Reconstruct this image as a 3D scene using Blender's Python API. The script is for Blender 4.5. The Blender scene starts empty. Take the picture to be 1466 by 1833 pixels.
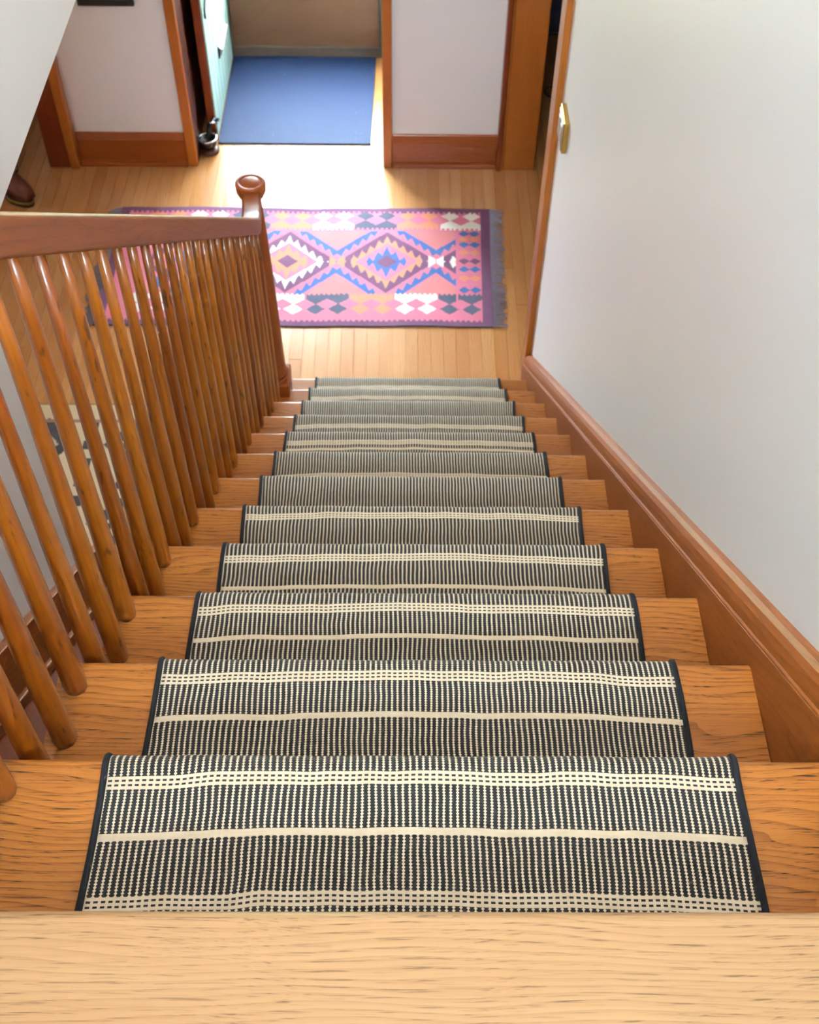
import bpy, bmesh, math, random
import numpy as np
from mathutils import Vector, Matrix

random.seed(7)
scn = bpy.context.scene
COL = scn.collection

# ------------------------------------------------------------------ camera
RUN, RISE, NT = 0.25335, 0.19, 12
def nz(n): return (13 - n) * RISE            # height of tread n (0 = landing, 13 = hall floor)
def nose_line(y): return 13 * RISE - y * RISE / RUN
SLOPE = math.atan2(RISE, RUN)

p_, y_, r_ = 0.89015, 0.01229, 0.0145
F = Vector((math.sin(y_) * math.cos(p_), math.cos(y_) * math.cos(p_), -math.sin(p_)))
Rt0 = Vector((math.cos(y_), -math.sin(y_), 0)); U0 = Rt0.cross(F)
Rt = Rt0 * math.cos(r_) + U0 * math.sin(r_); Up = -Rt0 * math.sin(r_) + U0 * math.cos(r_)
cam_d = bpy.data.cameras.new('camera'); cam = bpy.data.objects.new('camera', cam_d); COL.objects.link(cam)
M4 = Matrix((Rt, Up, -F)).transposed().to_4x4(); M4.translation = Vector((0.0, -0.39834, 3.55663))
cam.matrix_world = M4
cam_d.sensor_fit = 'HORIZONTAL'; cam_d.sensor_width = 36.0; cam_d.lens = 36.0 * 2070.2 / 1466.0
cam_d.clip_start = 0.02
cam_d.dof.use_dof = True; cam_d.dof.focus_distance = 1.4; cam_d.dof.aperture_fstop = 16.0
scn.camera = cam

# ------------------------------------------------------------------ world, light, exposure
world = bpy.data.worlds.new('sky'); scn.world = world; world.use_nodes = True
bg = world.node_tree.nodes['Background']
bg.inputs[0].default_value = (0.76, 0.88, 1.0, 1); bg.inputs[1].default_value = 60.0
def portal(name, loc, sx, sy, direction):
    l = bpy.data.lights.new(name, 'AREA'); l.shape = 'RECTANGLE'; l.size = sx; l.size_y = sy
    l.cycles.is_portal = True
    o = bpy.data.objects.new(name, l); COL.objects.link(o); o.location = loc
    o.rotation_euler = Vector(direction).to_track_quat('-Z', 'Y').to_euler()
    return o
portal('portal_front_door', (-0.55, 5.96, 1.19), 0.86, 1.52, (0, -1, 0))
portal('portal_side_room', (-2.775, 6.07, 1.8), 0.46, 0.62, (0, -1, 0))
portal('portal_upstairs', (-0.06, -1.52, 4.34), 1.14, 1.1, (0, 1, 0))
portal('portal_added_window', (-0.05, 4.96, 4.15), 0.62, 0.42, (0, -1, 0))  # serves the added window above the entry
scn.view_settings.view_transform = 'Standard'; scn.view_settings.look = 'None'
scn.view_settings.exposure = 0.72; scn.view_settings.gamma = 1.0
scn.view_settings.use_curve_mapping = False
scn.cycles.max_bounces = 6; scn.cycles.diffuse_bounces = 4; scn.cycles.glossy_bounces = 3
scn.cycles.use_adaptive_sampling = True; scn.cycles.adaptive_threshold = 0.12; scn.cycles.adaptive_min_samples = 16; scn.cycles.use_light_tree = False; scn.cycles.use_denoising = True
scn.cycles.transparent_max_bounces = 8; scn.cycles.sample_clamp_indirect = 8.0

# ------------------------------------------------------------------ material helpers
def srgb(r, g, b):
    f = lambda c: (c / 255 / 12.92) if c / 255 <= 0.04045 else ((c / 255 + 0.055) / 1.055) ** 2.4
    return (f(r), f(g), f(b), 1)
class NT_:
    def __init__(s, name):
        s.m = bpy.data.materials.new(name); s.m.use_nodes = True
        s.t = s.m.node_tree; s.b = s.t.nodes['Principled BSDF']; s.out = s.t.nodes['Material Output']
    def n(s, typ, **kw):
        nd = s.t.nodes.new(typ)
        for k, v in kw.items(): setattr(nd, k, v)
        return nd
    def l(s, a, b): s.t.links.new(a, b)
    def math(s, op, a, b=None, c=None, clamp=False):
        nd = s.n('ShaderNodeMath', operation=op, use_clamp=clamp)
        for i, v in enumerate((a, b, c)):
            if v is None: continue
            if isinstance(v, (int, float)): nd.inputs[i].default_value = v
            else: s.l(v, nd.inputs[i])
        return nd.outputs[0]
    def mix(s, f, a, b, blend='MIX'):
        nd = s.n('ShaderNodeMix', data_type='RGBA', blend_type=blend)
        for i, v in ((0, f), (6, a), (7, b)):
            if isinstance(v, (int, float, tuple)): nd.inputs[i].default_value = v
            else: s.l(v, nd.inputs[i])
        return nd.outputs[2]
    def ramp(s, v, lo, hi, a=0.0, b=1.0):
        nd = s.n('ShaderNodeMapRange', interpolation_type='SMOOTHSTEP')
        s.l(v, nd.inputs[0])
        for i, q in ((1, lo), (2, hi), (3, a), (4, b)): nd.inputs[i].default_value = q
        return nd.outputs[0]
    def noise(s, vec, scale, detail=3, rough=0.5, dist=0.0):
        nd = s.n('ShaderNodeTexNoise'); s.l(vec, nd.inputs['Vector'])
        nd.inputs['Scale'].default_value = scale; nd.inputs['Detail'].default_value = detail
        nd.inputs['Roughness'].default_value = rough; nd.inputs['Distortion'].default_value = dist
        return nd.outputs[0]
    def mapping(s, vec, scale=(1, 1, 1), rot=(0, 0, 0), loc=(0, 0, 0)):
        nd = s.n('ShaderNodeMapping'); s.l(vec, nd.inputs[0])
        nd.inputs['Scale'].default_value = scale; nd.inputs['Rotation'].default_value = rot; nd.inputs['Location'].default_value = loc
        return nd.outputs[0]
    def bump(s, h, strength, dist):
        nd = s.n('ShaderNodeBump'); nd.inputs['Strength'].default_value = strength; nd.inputs['Distance'].default_value = dist
        s.l(h, nd.inputs['Height']); s.l(nd.outputs[0], s.b.inputs['Normal'])
    def set(s, **kw):
        for k, v in kw.items():
            k = k.replace('_', ' ')
            if isinstance(v, (int, float, tuple)): s.b.inputs[k].default_value = v
            else: s.l(v, s.b.inputs[k])
        return s.m

def plain(name, col, rough=0.5, metal=0.0, var=0.06, scale=8.0, coat=0.0, bump=0.0):
    k = NT_(name)
    tc = k.n('ShaderNodeTexCoord').outputs['Object']
    nz_ = k.noise(tc, scale, 4)
    dark = tuple(c * (1 - var * 2) for c in col[:3]) + (1,)
    c = k.mix(nz_, dark, col)
    if bump: k.bump(k.noise(tc, scale * 20, 2), bump, 0.002)
    return k.set(Base_Color=c, Roughness=rough, Metallic=metal, Coat_Weight=coat)

def wood(name, light, mid, dark, grain='X', vary=0.25, nicks=0.0, spec=0.25, figure=1.0, pore=0.6, rough=0.38, coat=0.10, coat_rough=0.15, rot=(0, 0, 0), tone=0.25, fine=1.0):
    """varnished timber; grain runs along the named object axis (after the mapping rotation)"""
    k = NT_(name)
    tc = k.n('ShaderNodeTexCoord').outputs['Object']
    rnd = k.n('ShaderNodeObjectInfo').outputs['Random']
    off = k.n('ShaderNodeCombineXYZ')
    for i, m in enumerate((17.3, 31.7, 11.9)): k.l(k.math('MULTIPLY', rnd, m), off.inputs[i])
    rv = k.mapping(tc, rot=rot)
    add = k.n('ShaderNodeVectorMath', operation='ADD'); k.l(rv, add.inputs[0]); k.l(off.outputs[0], add.inputs[1])
    v = add.outputs[0]
    def sc(al, cr): return tuple(al if a == grain else cr for a in 'XYZ')
    broad = k.noise(k.mapping(v, sc(0.9, 7.0)), 1.0, 3)
    warp = k.noise(k.mapping(v, sc(2.2, 9.0)), 1.0, 2)
    sep = k.n('ShaderNodeSeparateXYZ'); k.l(v, sep.inputs[0])
    cross = [sep.outputs[i] for i, a in enumerate('XYZ') if a != grain]
    ring = k.math('ADD', k.math('MULTIPLY', cross[0], 95.0 * fine), k.math('MULTIPLY', cross[1], 60.0 * fine))
    ring = k.math('ADD', ring, k.math('MULTIPLY', warp, 11.0 * figure))
    ring = k.math('FRACT', ring)
    ringm = k.math('POWER', ring, 3.0)                       # soft early wood, crisp late-wood line
    bend = k.n('ShaderNodeCombineXYZ')
    bn = k.math('MULTIPLY', k.math('SUBTRACT', k.noise(k.mapping(v, sc(2.6, 6.0)), 1.0, 2), 0.5), 0.05 * figure)
    for i, a in enumerate('XYZ'):
        if a != grain: k.l(bn, bend.inputs[i])
    ad2 = k.n('ShaderNodeVectorMath', operation='ADD'); k.l(v, ad2.inputs[0]); k.l(bend.outputs[0], ad2.inputs[1])
    pn = k.noise(k.mapping(ad2.outputs[0], sc(17.0, 640.0 * fine)), 1.0, 2, 0.6)
    pores = k.ramp(pn, 0.54, 0.66)
    pores = k.math('MULTIPLY', pores, k.ramp(ring, 0.25, 0.95, 0.25, 1.0))
    c = k.mix(k.math('MULTIPLY', k.ramp(broad, 0.3, 0.72), tone * 2.2, clamp=True), light, mid)
    late = tuple(m_ * 0.55 + d_ * 0.45 for m_, d_ in zip(mid, dark))
    c = k.mix(k.math('MULTIPLY', ringm, 0.62 * figure, clamp=True), c, late)
    c = k.mix(k.math('MULTIPLY', rnd, vary), c, mid)
    fib = k.noise(k.mapping(v, sc(5.0, 260.0)), 1.0, 2)
    c = k.mix(k.math('MULTIPLY', k.ramp(fib, 0.35, 0.8), 0.30), c, mid)
    c = k.mix(k.math('MULTIPLY', pores, pore, clamp=True), c, dark)
    if nicks:
        nk = k.ramp(k.noise(k.mapping(v, sc(14.0, 60.0)), 1.0, 2), 0.66, 0.72)
        blot = k.ramp(k.noise(v, 22.0, 3), 0.45, 0.75)
        c = k.mix(k.math('MULTIPLY', blot, 0.45 * nicks), c, mid)
        c = k.mix(k.math('MULTIPLY', nk, nicks, clamp=True), c, dark)
    k.bump(pores, 0.15, -0.001)
    return k.set(Base_Color=c, Roughness=rough, Coat_Weight=coat, Coat_Roughness=coat_rough, Specular_IOR_Level=spec)

M = {}
M['oak_tread'] = wood('oak_tread', srgb(176, 110, 46), srgb(136, 74, 24), srgb(46, 22, 8), 'X', pore=0.95, figure=1.1)
M['oak_landing'] = wood('oak_landing', srgb(174, 136, 96), srgb(152, 108, 68), srgb(70, 46, 34), 'X', pore=0.75, figure=0.7, fine=1.25)
M['oak_floor'] = wood('oak_floor', srgb(212, 160, 106), srgb(184, 124, 72), srgb(116, 70, 38), 'Y', pore=0.35, figure=0.7, rough=0.22, coat=0.5, coat_rough=0.12, tone=0.35, vary=0.7, spec=0.5)
M['fir_stair'] = wood('fir_stair', srgb(154, 84, 26), srgb(122, 58, 14), srgb(60, 26, 8), 'X', pore=0.3, figure=0.8)
M['fir_slope'] = wood('fir_slope', srgb(156, 84, 22), srgb(120, 56, 10), srgb(60, 28, 8), 'Y', pore=0.3, figure=0.6, rot=(SLOPE, 0, 0), rough=0.5, coat=0.15, coat_rough=0.3)
M['fir_baluster'] = wood('fir_baluster', srgb(180, 104, 22), srgb(128, 58, 8), srgb(52, 24, 8), 'Z', pore=0.35, figure=0.5, rough=0.3, coat=0.6, coat_rough=0.1, tone=0.5, nicks=0.7, spec=0.4)
M['rail_wood'] = wood('rail_wood', srgb(146, 78, 34), srgb(112, 52, 22), srgb(54, 24, 12), 'Y', pore=0.35, figure=0.5, rot=(SLOPE, 0, 0), rough=0.5, coat=0.08, coat_rough=0.25)
M['newel_wood'] = wood('newel_wood', srgb(160, 82, 32), srgb(128, 58, 20), srgb(60, 26, 12), 'Z', pore=0.3, figure=0.5, rough=0.45, coat=0.15)
M['trim_x'] = wood('trim_x', srgb(162, 82, 28), srgb(126, 56, 16), srgb(86, 36, 14), 'X', pore=0.25, figure=0.5, rough=0.32, coat=0.4)
M['trim_z'] = wood('trim_z', srgb(180, 106, 40), srgb(148, 76, 22), srgb(90, 42, 16), 'Z', pore=0.25, figure=0.6, rough=0.32, coat=0.4)
M['trim_z_dark'] = wood('trim_z_dark', srgb(132, 58, 24), srgb(106, 42, 16), srgb(58, 22, 10), 'Z', pore=0.25, figure=0.5, rough=0.35, coat=0.3)
M['jamb_dark'] = wood('jamb_dark', srgb(84, 42, 28), srgb(62, 28, 20), srgb(32, 16, 12), 'Z', pore=0.3, figure=0.5, rough=0.4, coat=0.2)  # darkened for the shade behind the door leaf; also the brown doorstop base

def wall_paint(name, col):
    k = NT_(name)
    tc = k.n('ShaderNodeTexCoord').outputs['Object']
    c = k.mix(k.noise(tc, 1.3, 3), tuple(x * 0.965 for x in col[:3]) + (1,), col)
    k.bump(k.noise(tc, 160, 3), 0.06, 0.002)
    return k.set(Base_Color=c, Roughness=0.45)
M['wall'] = wall_paint('wall_paint', srgb(230, 228, 228))
M['ceiling'] = wall_paint('ceiling_paint', srgb(240, 238, 234))

def glass_mat():
    k = NT_('window_glass')
    tr = k.n('ShaderNodeBsdfTransparent'); gl = k.n('ShaderNodeBsdfGlossy'); gl.inputs['Roughness'].default_value = 0.02
    tr.inputs[0].default_value = (0.95, 0.98, 0.97, 1)
    mx = k.n('ShaderNodeMixShader'); mx.inputs[0].default_value = 0.06
    k.l(tr.outputs[0], mx.inputs[1]); k.l(gl.outputs[0], mx.inputs[2]); k.l(mx.outputs[0], k.out.inputs[0])
    return k.m
M['glass'] = glass_mat()
M['teal'] = plain('teal_paint', srgb(178, 212, 204), 0.4, var=0.04, scale=5)
M['storm_tan'] = plain('tan_panel', srgb(106, 72, 46), 0.5, var=0.06, scale=3)
M['storm_rail'] = plain('weathered_rail', srgb(96, 78, 66), 0.6, var=0.2, scale=14)
M['storm_edge'] = plain('dark_green_edge', srgb(64, 72, 58), 0.5)
M['white_frame'] = plain('white_frame', srgb(230, 230, 226), 0.4)
M['black'] = plain('black_frame', srgb(26, 24, 24), 0.4)
M['brass'] = plain('brass', srgb(214, 176, 96), 0.25, metal=1.0, var=0.1, scale=60)
M['plate'] = plain('nickel_plate', srgb(226, 216, 204), 0.25, metal=0.7, var=0.1, scale=90)
M['steel'] = plain('polished_steel', srgb(210, 212, 222), 0.15, metal=1.0)
M['iron'] = plain('black_iron', srgb(34, 32, 34), 0.35, metal=0.4, coat=0.3)
M['leather'] = plain('brown_leather', srgb(112, 54, 34), 0.45, var=0.25, scale=18, bump=0.2)
M['sole_black'] = plain('black_rubber', srgb(36, 32, 28), 0.6)
M['sole_ochre'] = plain('ochre_welt', srgb(150, 112, 52), 0.6)
M['lace'] = plain('grey_lace', srgb(120, 120, 126), 0.6)
M['navy'] = plain('navy_upholstery', srgb(30, 36, 60), 0.8, var=0.12, scale=30, bump=0.3)
M['piping'] = plain('pale_piping', srgb(96, 96, 104), 0.7)
M['rubber'] = plain('cord_rubber', srgb(24, 22, 22), 0.5)
M['binding'] = plain('dark_binding', srgb(26, 28, 36), 0.9, var=0.25, scale=240, bump=0.5)
M['fringe'] = plain('grey_fringe', srgb(150, 142, 160), 0.9, var=0.2, scale=60)
M['lawn'] = plain('lawn', srgb(96, 116, 70), 0.9, var=0.2, scale=2)
M['porch'] = plain('porch_concrete', srgb(150, 146, 140), 0.8, var=0.1)
M['paper'] = plain('picture_print', srgb(150, 150, 142), 0.5)

# runner: woven black ribs with pale dashes, cross bands by arc length
def runner_mat(bands):
    k = NT_('woven_runner')
    uv = k.n('ShaderNodeUVMap').outputs[0]
    sep = k.n('ShaderNodeSeparateXYZ'); k.l(uv, sep.inputs[0])
    u, v0 = sep.outputs[0], sep.outputs[1]
    wob = k.noise(k.mapping(uv, (7.0, 3.0, 1)), 1.0, 2)
    v = k.math('ADD', v0, k.math('MULTIPLY', k.math('SUBTRACT', wob, 0.5), 0.014))
    ux = k.math('SUBTRACT', k.math('MULTIPLY', u, 2 / 0.756), 1.0)
    v = k.math('ADD', v, k.math('MULTIPLY', k.math('MULTIPLY', ux, ux), 0.009))
    uw = k.math('ADD', u, k.math('MULTIPLY', k.math('SUBTRACT', k.noise(k.mapping(uv, (9, 14, 1), loc=(5, 3, 0)), 1.0, 2), 0.5), 0.006))
    P, Q = 0.00800, 0.0038
    cu = k.math('ABSOLUTE', k.math('SUBTRACT', k.math('FRACT', k.math('DIVIDE', uw, P)), 0.5))       # 0 at light column centre
    cell = k.math('FLOOR', k.math('DIVIDE', uw, P))
    rv = k.math('FRACT', k.math('DIVIDE', v, Q))
    tri = k.math('ABSOLUTE', k.math('SUBTRACT', rv, 0.5))                                            # 0 mid stitch .. .5 between
    halfw = k.math('SUBTRACT', 0.265, k.math('MULTIPLY', tri, 0.44))
    light = k.ramp(k.math('SUBTRACT', halfw, cu), -0.03, 0.03)
    solid = None; dash = None
    for c, h, kind in bands:
        d = k.math('SUBTRACT', v, c)
        a = k.math('ABSOLUTE', d)
        inside = k.math('LESS_THAN', a, h)
        solid = inside if solid is None else k.math('MAXIMUM', solid, inside)
        if kind == 'double':
            q = k.math('LESS_THAN', k.math('ABSOLUTE', k.math('SUBTRACT', a, h * 0.36)), h * 0.16)
            dash = q if dash is None else k.math('MAXIMUM', dash, q)
    dk = k.math('MULTIPLY', dash, k.math('GREATER_THAN', cu, 0.20))
    light = k.math('MAXIMUM', light, solid)
    light = k.math('MULTIPLY', light, k.math('SUBTRACT', 1.0, dk))
    fz = k.noise(k.mapping(uv, (900, 900, 1)), 1.0, 2)
    big = k.noise(k.mapping(uv, (40, 60, 1)), 1.0, 3)
    cl = k.mix(big, srgb(206, 184, 150), srgb(230, 215, 190))
    cl = k.mix(k.math('MULTIPLY', fz, 0.3), cl, srgb(160, 140, 110))
    cd = k.mix(fz, srgb(16, 16, 18), srgb(42, 41, 42))
    c = k.mix(light, cd, cl)
    rib = k.math('SUBTRACT', k.math('ABSOLUTE', k.math('SUBTRACT', cu, 0.25)), 0.25)
    h = k.math('SUBTRACT', k.math('MULTIPLY', tri, -0.6), k.math('MULTIPLY', rib, -0.8))
    k.bump(h, 0.55, 0.0018)
    return k.set(Base_Color=c, Roughness=0.85, Sheen_Weight=0.15, Sheen_Roughness=0.4)

def mat_mat():
    k = NT_('blue_mat_weave')
    tc = k.n('ShaderNodeTexCoord').outputs['Object']
    ch = k.n('ShaderNodeTexChecker'); k.l(k.mapping(tc, (1, 1, 1)), ch.inputs[0]); ch.inputs['Scale'].default_value = 160
    sep = k.n('ShaderNodeSeparateXYZ'); k.l(tc, sep.inputs[0])
    gx = k.math('SINE', k.math('MULTIPLY', sep.outputs[0], 640)); gy = k.math('SINE', k.math('MULTIPLY', sep.outputs[1], 640))
    g = k.math('MULTIPLY', gx, gy)
    n = k.noise(tc, 9, 4)
    c = k.mix(k.ramp(g, -0.6, 0.8), srgb(15, 25, 50), srgb(38, 62, 106))
    c = k.mix(k.math('MULTIPLY', n, 0.5), c, srgb(24, 42, 78))
    lint = k.ramp(k.noise(tc, 130, 1), 0.74, 0.78)
    c = k.mix(k.math('MULTIPLY', lint, 0.5), c, srgb(170, 180, 190))
    k.bump(g, 0.5, 0.002)
    return k.set(Base_Color=c, Roughness=0.6, Specular_IOR_Level=0.3)
M['mat'] = mat_mat()

def attr_mat(name, rough=0.9):
    k = NT_(name)
    at = k.n('ShaderNodeAttribute'); at.attribute_name = 'dye'
    tc = k.n('ShaderNodeTexCoord').outputs['Object']
    w = k.noise(k.mapping(tc, (60, 500, 1)), 1.0, 2)
    ab = k.noise(tc, 14, 3)
    c = k.mix(k.math('MULTIPLY', w, 0.2), at.outputs[0], (0.10, 0.05, 0.06, 1), 'MIX')
    c = k.mix(k.math('MULTIPLY', ab, 0.08), c, (0.8, 0.75, 0.72, 1))
    k.bump(w, 0.3, 0.0015)
    return k.set(Base_Color=c, Roughness=rough, Sheen_Weight=0.0)
M['kilim'] = attr_mat('kilim_wool')

# ------------------------------------------------------------------ geometry helpers
def link(name, me, mat=None, parent=None, loc=(0, 0, 0), smooth=False):
    o = bpy.data.objects.new(name, me); COL.objects.link(o)
    if mat is not None:
        me.materials.clear(); me.materials.append(M[mat] if isinstance(mat, str) else mat)
    o.location = Vector(loc)
    o['at'] = tuple(loc)
    if parent is not None:
        o.parent = parent; o.location = Vector(loc) - Vector(parent['at'])
    if smooth:
        for p in me.polygons: p.use_smooth = True
    return o
def tag(o, label=None, cat=None, group=None, kind=None):
    if label: o['label'] = label
    if cat: o['category'] = cat
    if group: o['group'] = group
    if kind: o['kind'] = kind
    return o
def thing(name, loc, label, cat, group=None, kind=None):
    o = bpy.data.objects.new(name, None); COL.objects.link(o); o.location = loc; o.empty_display_size = 0.05; o['at'] = tuple(loc)
    return tag(o, label, cat, group, kind)
def bm_done(bm, name):
    bmesh.ops.recalc_face_normals(bm, faces=bm.faces)
    me = bpy.data.meshes.new(name); bm.to_mesh(me); bm.free(); return me
def box_me(name, x0, x1, y0, y1, z0, z1, org, bevel=0.0, seg=1):
    bm = bmesh.new()
    vs = [bm.verts.new((x - org[0], y - org[1], z - org[2])) for x in (x0, x1) for y in (y0, y1) for z in (z0, z1)]
    for f in ((0, 1, 3, 2), (4, 6, 7, 5), (0, 4, 5, 1), (2, 3, 7, 6), (0, 2, 6, 4), (1, 5, 7, 3)): bm.faces.new([vs[i] for i in f])
    bmesh.ops.recalc_face_normals(bm, faces=bm.faces)
    if bevel: bmesh.ops.bevel(bm, geom=list(bm.edges), offset=bevel, segments=seg, affect='EDGES', profile=0.5)
    return bm_done(bm, name)
def box(name, x0, x1, y0, y1, z0, z1, mat, parent=None, bevel=0.0, seg=1, smooth=False):
    org = ((x0 + x1) / 2, (y0 + y1) / 2, z0)
    return link(name, box_me(name, x0, x1, y0, y1, z0, z1, org, bevel, seg), mat, parent, org, smooth)
def prism(name, poly, axis, a0, a1, mat, parent=None, bevel=0.0, smooth=False, seg=2):
    """poly: 2D points in the plane across `axis` (X: (y,z), Y: (x,z), Z: (x,y)), extruded a0..a1"""
    def P(q, a):
        return {'X': (a, q[0], q[1]), 'Y': (q[0], a, q[1]), 'Z': (q[0], q[1], a)}[axis]
    pts = [P(q, a) for a in (a0, a1) for q in poly]
    lo = [min(p[i] for p in pts) for i in range(3)]; hi = [max(p[i] for p in pts) for i in range(3)]
    org = ((lo[0] + hi[0]) / 2, (lo[1] + hi[1]) / 2, lo[2])
    bm = bmesh.new()
    n = len(poly)
    vs = [bm.verts.new(tuple(p[i] - org[i] for i in range(3))) for p in pts]
    bm.faces.new(vs[:n]); bm.faces.new(vs[n:][::-1])
    for i in range(n): bm.faces.new((vs[i], vs[(i + 1) % n], vs[n + (i + 1) % n], vs[n + i]))
    bmesh.ops.recalc_face_normals(bm, faces=bm.faces)
    if bevel: bmesh.ops.bevel(bm, geom=list(bm.edges), offset=bevel, segments=seg, affect='EDGES', profile=0.5)
    return link(name, bm_done(bm, name), mat, parent, org, smooth)
def loft(name, rings, mat, parent=None, org=(0, 0, 0), smooth=True, cap=True, closed=False):
    bm = bmesh.new()
    R = [[bm.verts.new((p[0] - org[0], p[1] - org[1], p[2] - org[2])) for p in r] for r in rings]
    n = len(rings[0])
    pairs = list(zip(R[:-1], R[1:])) + ([(R[-1], R[0])] if closed else [])
    for a, b in pairs:
        for i in range(n): bm.faces.new((a[i], a[(i + 1) % n], b[(i + 1) % n], b[i]))
    if cap and not closed:
        bm.faces.new(R[0][::-1]); bm.faces.new(R[-1])
    return link(name, bm_done(bm, name), mat, parent, org, smooth)
def lathe(name, prof, c, mat, parent=None, n=20, smooth=True):
    rings = [[(c[0] + r * math.cos(2 * math.pi * i / n), c[1] + r * math.sin(2 * math.pi * i / n), c[2] + z) for i in range(n)] for r, z in prof]
    return loft(name, rings, mat, parent, c, smooth)
def tube(name, pts, rad, mat, parent=None, n=8, smooth=True, closed=False):
    pts = [Vector(p) for p in pts]; rings = []
    m = len(pts)
    for i, p in enumerate(pts):
        a = pts[(i - 1) % m] if (closed or i > 0) else p
        b = pts[(i + 1) % m] if (closed or i < m - 1) else p
        t = (b - a).normalized()
        ref = Vector((0, 0, 1)) if abs(t.z) < 0.9 else Vector((1, 0, 0))
        s = t.cross(ref).normalized(); q = s.cross(t)
        rr = rad[i] if isinstance(rad, (list, tuple)) else rad
        rings.append([tuple(p + (s * math.cos(2 * math.pi * j / n) + q * math.sin(2 * math.pi * j / n)) * rr) for j in range(n)])
    return loft(name, rings, mat, parent, tuple(pts[0]), smooth, closed=closed)

# ================================================================== THE ROOM SHELL
def S(o, label, cat=None): return tag(o, label, cat, kind='structure')
XR, XL = 0.55, -0.68          # plaster faces of the stairwell
CEIL, UP, TOP = 2.352, 2.47, 4.95
YF = 4.82                     # hall face of the front partition

# hall floor: slab + separate strips
fl = thing('floor', (0, 3, 0), 'pale oak strip floor of the downstairs hall', 'floor', kind='structure')
box('floor_slab', -3.5, 2.75, -2.0, 7.2, -0.2, -0.006, 'oak_floor', fl)
PW = 0.0572
k0 = 0
lens = [1.15, 1.4, 1.65, 1.9]
plank_mesh = {L: box_me('plank_%d' % i, -PW / 2 + 0.0005, PW / 2 - 0.0005, -L / 2 + 0.0006, L / 2 - 0.0006, -0.006, 0.0, (0, 0, 0), 0.0006) for i, L in enumerate(lens)}
for me in plank_mesh.values(): me.materials.append(M['oak_floor'])
rg = random.Random(3)
x = -2.30
while x < 0.98:
    y0 = 1.25 if x < -0.45 else 2.62
    y = y0 - rg.uniform(0.0, 1.0) * (0.9 if x < -0.45 else 0.15)
    y1 = 5.86 if -1.05 < x < 0.98 else 5.86
    while y < y1:
        L = rg.choice(lens)
        if x > -0.45 and L > 1.5: L = 1.4
        o = bpy.data.objects.new('plank', plank_mesh[L]); COL.objects.link(o); o.parent = fl
        o.location = Vector((x, y + L / 2, 0)) - fl.location
        y += L; k0 += 1
    x += PW
# landing upstairs
ld = thing('floor', (0, -0.9, UP), 'honey oak landing boards at the top of the stairs', 'floor', kind='structure')
box('landing_joist_bed', XL, XR, -1.4, -0.03, 2.30, UP - 0.03, 'fir_stair', ld)
def nosed(yb, yf, zt, th=0.03, r=0.014, k=6):
    """cross-section (y,z) of a board with a half-round front edge at yf"""
    pts = [(yb, zt), (yf - r, zt)]
    h = th / 2
    for i in range(1, 2 * k):
        a = math.pi / 2 - math.pi * i / (2 * k)
        pts.append((yf - r + r * math.cos(a), zt - h + h * math.sin(a)))
    pts += [(yf - r, zt - th), (yb, zt - th)]
    return pts
prism('landing_nosing', nosed(-0.118, 0.0, UP), 'X', XL, XR, 'oak_landing', ld)
yy = -0.119
while yy > -1.38:
    box('plank', XL, XR, max(yy - 0.083, -1.4), yy - 0.001, UP - 0.03, UP, 'oak_landing', ld, 0.001); yy -= 0.084

# walls
S(box('wall_right', XR, 0.67, -2.0, 3.21, 0, TOP, 'wall'), 'cool white plaster wall along the right of the stairs', 'wall')
S(box('wall_right', XR, 0.67, 3.21, 4.94, 2.12, TOP, 'wall'), 'plaster header over the opening right of the hall', 'wall')
S(box('wall_left', -0.80, XL, -2.0, 1.06, 0, TOP, 'wall'), 'greige plaster wall behind the upper balusters', 'wall')
S(box('wall_left', -0.80, XL, 1.06, 4.94, CEIL, TOP, 'wall'), 'cream plaster header wall at the upper left, above the handrail', 'wall')
S(box('ceiling', -3.5, -0.80, -2.0, 6.1, CEIL, UP, 'ceiling'), 'white ceiling over the left of the hall', 'ceiling')
S(box('ceiling', -0.80, 2.75, 4.94, 7.2, CEIL, UP, 'ceiling'), 'white ceiling over the entry and the right room', 'ceiling')
S(box('ceiling', 0.67, 2.75, 1.8, 4.94, CEIL, UP, 'ceiling'), 'white ceiling over the dim right room', 'ceiling')
S(box('ceiling', -0.85, 0.72, -2.1, 5.0, TOP, TOP + 0.1, 'ceiling'), 'white ceiling over the upstairs landing', 'ceiling')
def wall_with_hole(name, x0, x1, y0, y1, z0, z1, hole, along, label):
    """one wall built as a frame of four blocks around a rectangular opening"""
    w = thing(name, ((x0 + x1) / 2, (y0 + y1) / 2, z0), label, 'wall', kind='structure')
    h0, h1, hz0, hz1 = hole
    if along == 'X':
        box('plaster', x0, h0, y0, y1, z0, z1, 'wall', w); box('plaster', h1, x1, y0, y1, z0, z1, 'wall', w)
        if hz0 > z0: box('plaster', h0, h1, y0, y1, z0, hz0, 'wall', w)
        box('plaster', h0, h1, y0, y1, hz1, z1, 'wall', w)
    else:
        box('plaster', x0, x1, y0, h0, z0, z1, 'wall', w); box('plaster', x0, x1, h1, y1, z0, z1, 'wall', w)
        if hz0 > z0: box('plaster', x0, x1, h0, h1, z0, hz0, 'wall', w)
        box('plaster', x0, x1, h0, h1, hz1, z1, 'wall', w)
    return w
wall_with_hole('wall_front', XL, XR, YF, 4.94, CEIL, TOP, (-0.35, 0.25, 3.95, 4.35), 'X', 'plaster wall with an added window above the entry')  # opening added to let extra daylight into the stairwell
wall_with_hole('wall_back', XL - 0.12, 0.67, -1.5, -1.4, 0, TOP, (-0.62, 0.50, 3.80, 4.88), 'X', 'plaster wall with a window at the back of the landing')
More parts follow.
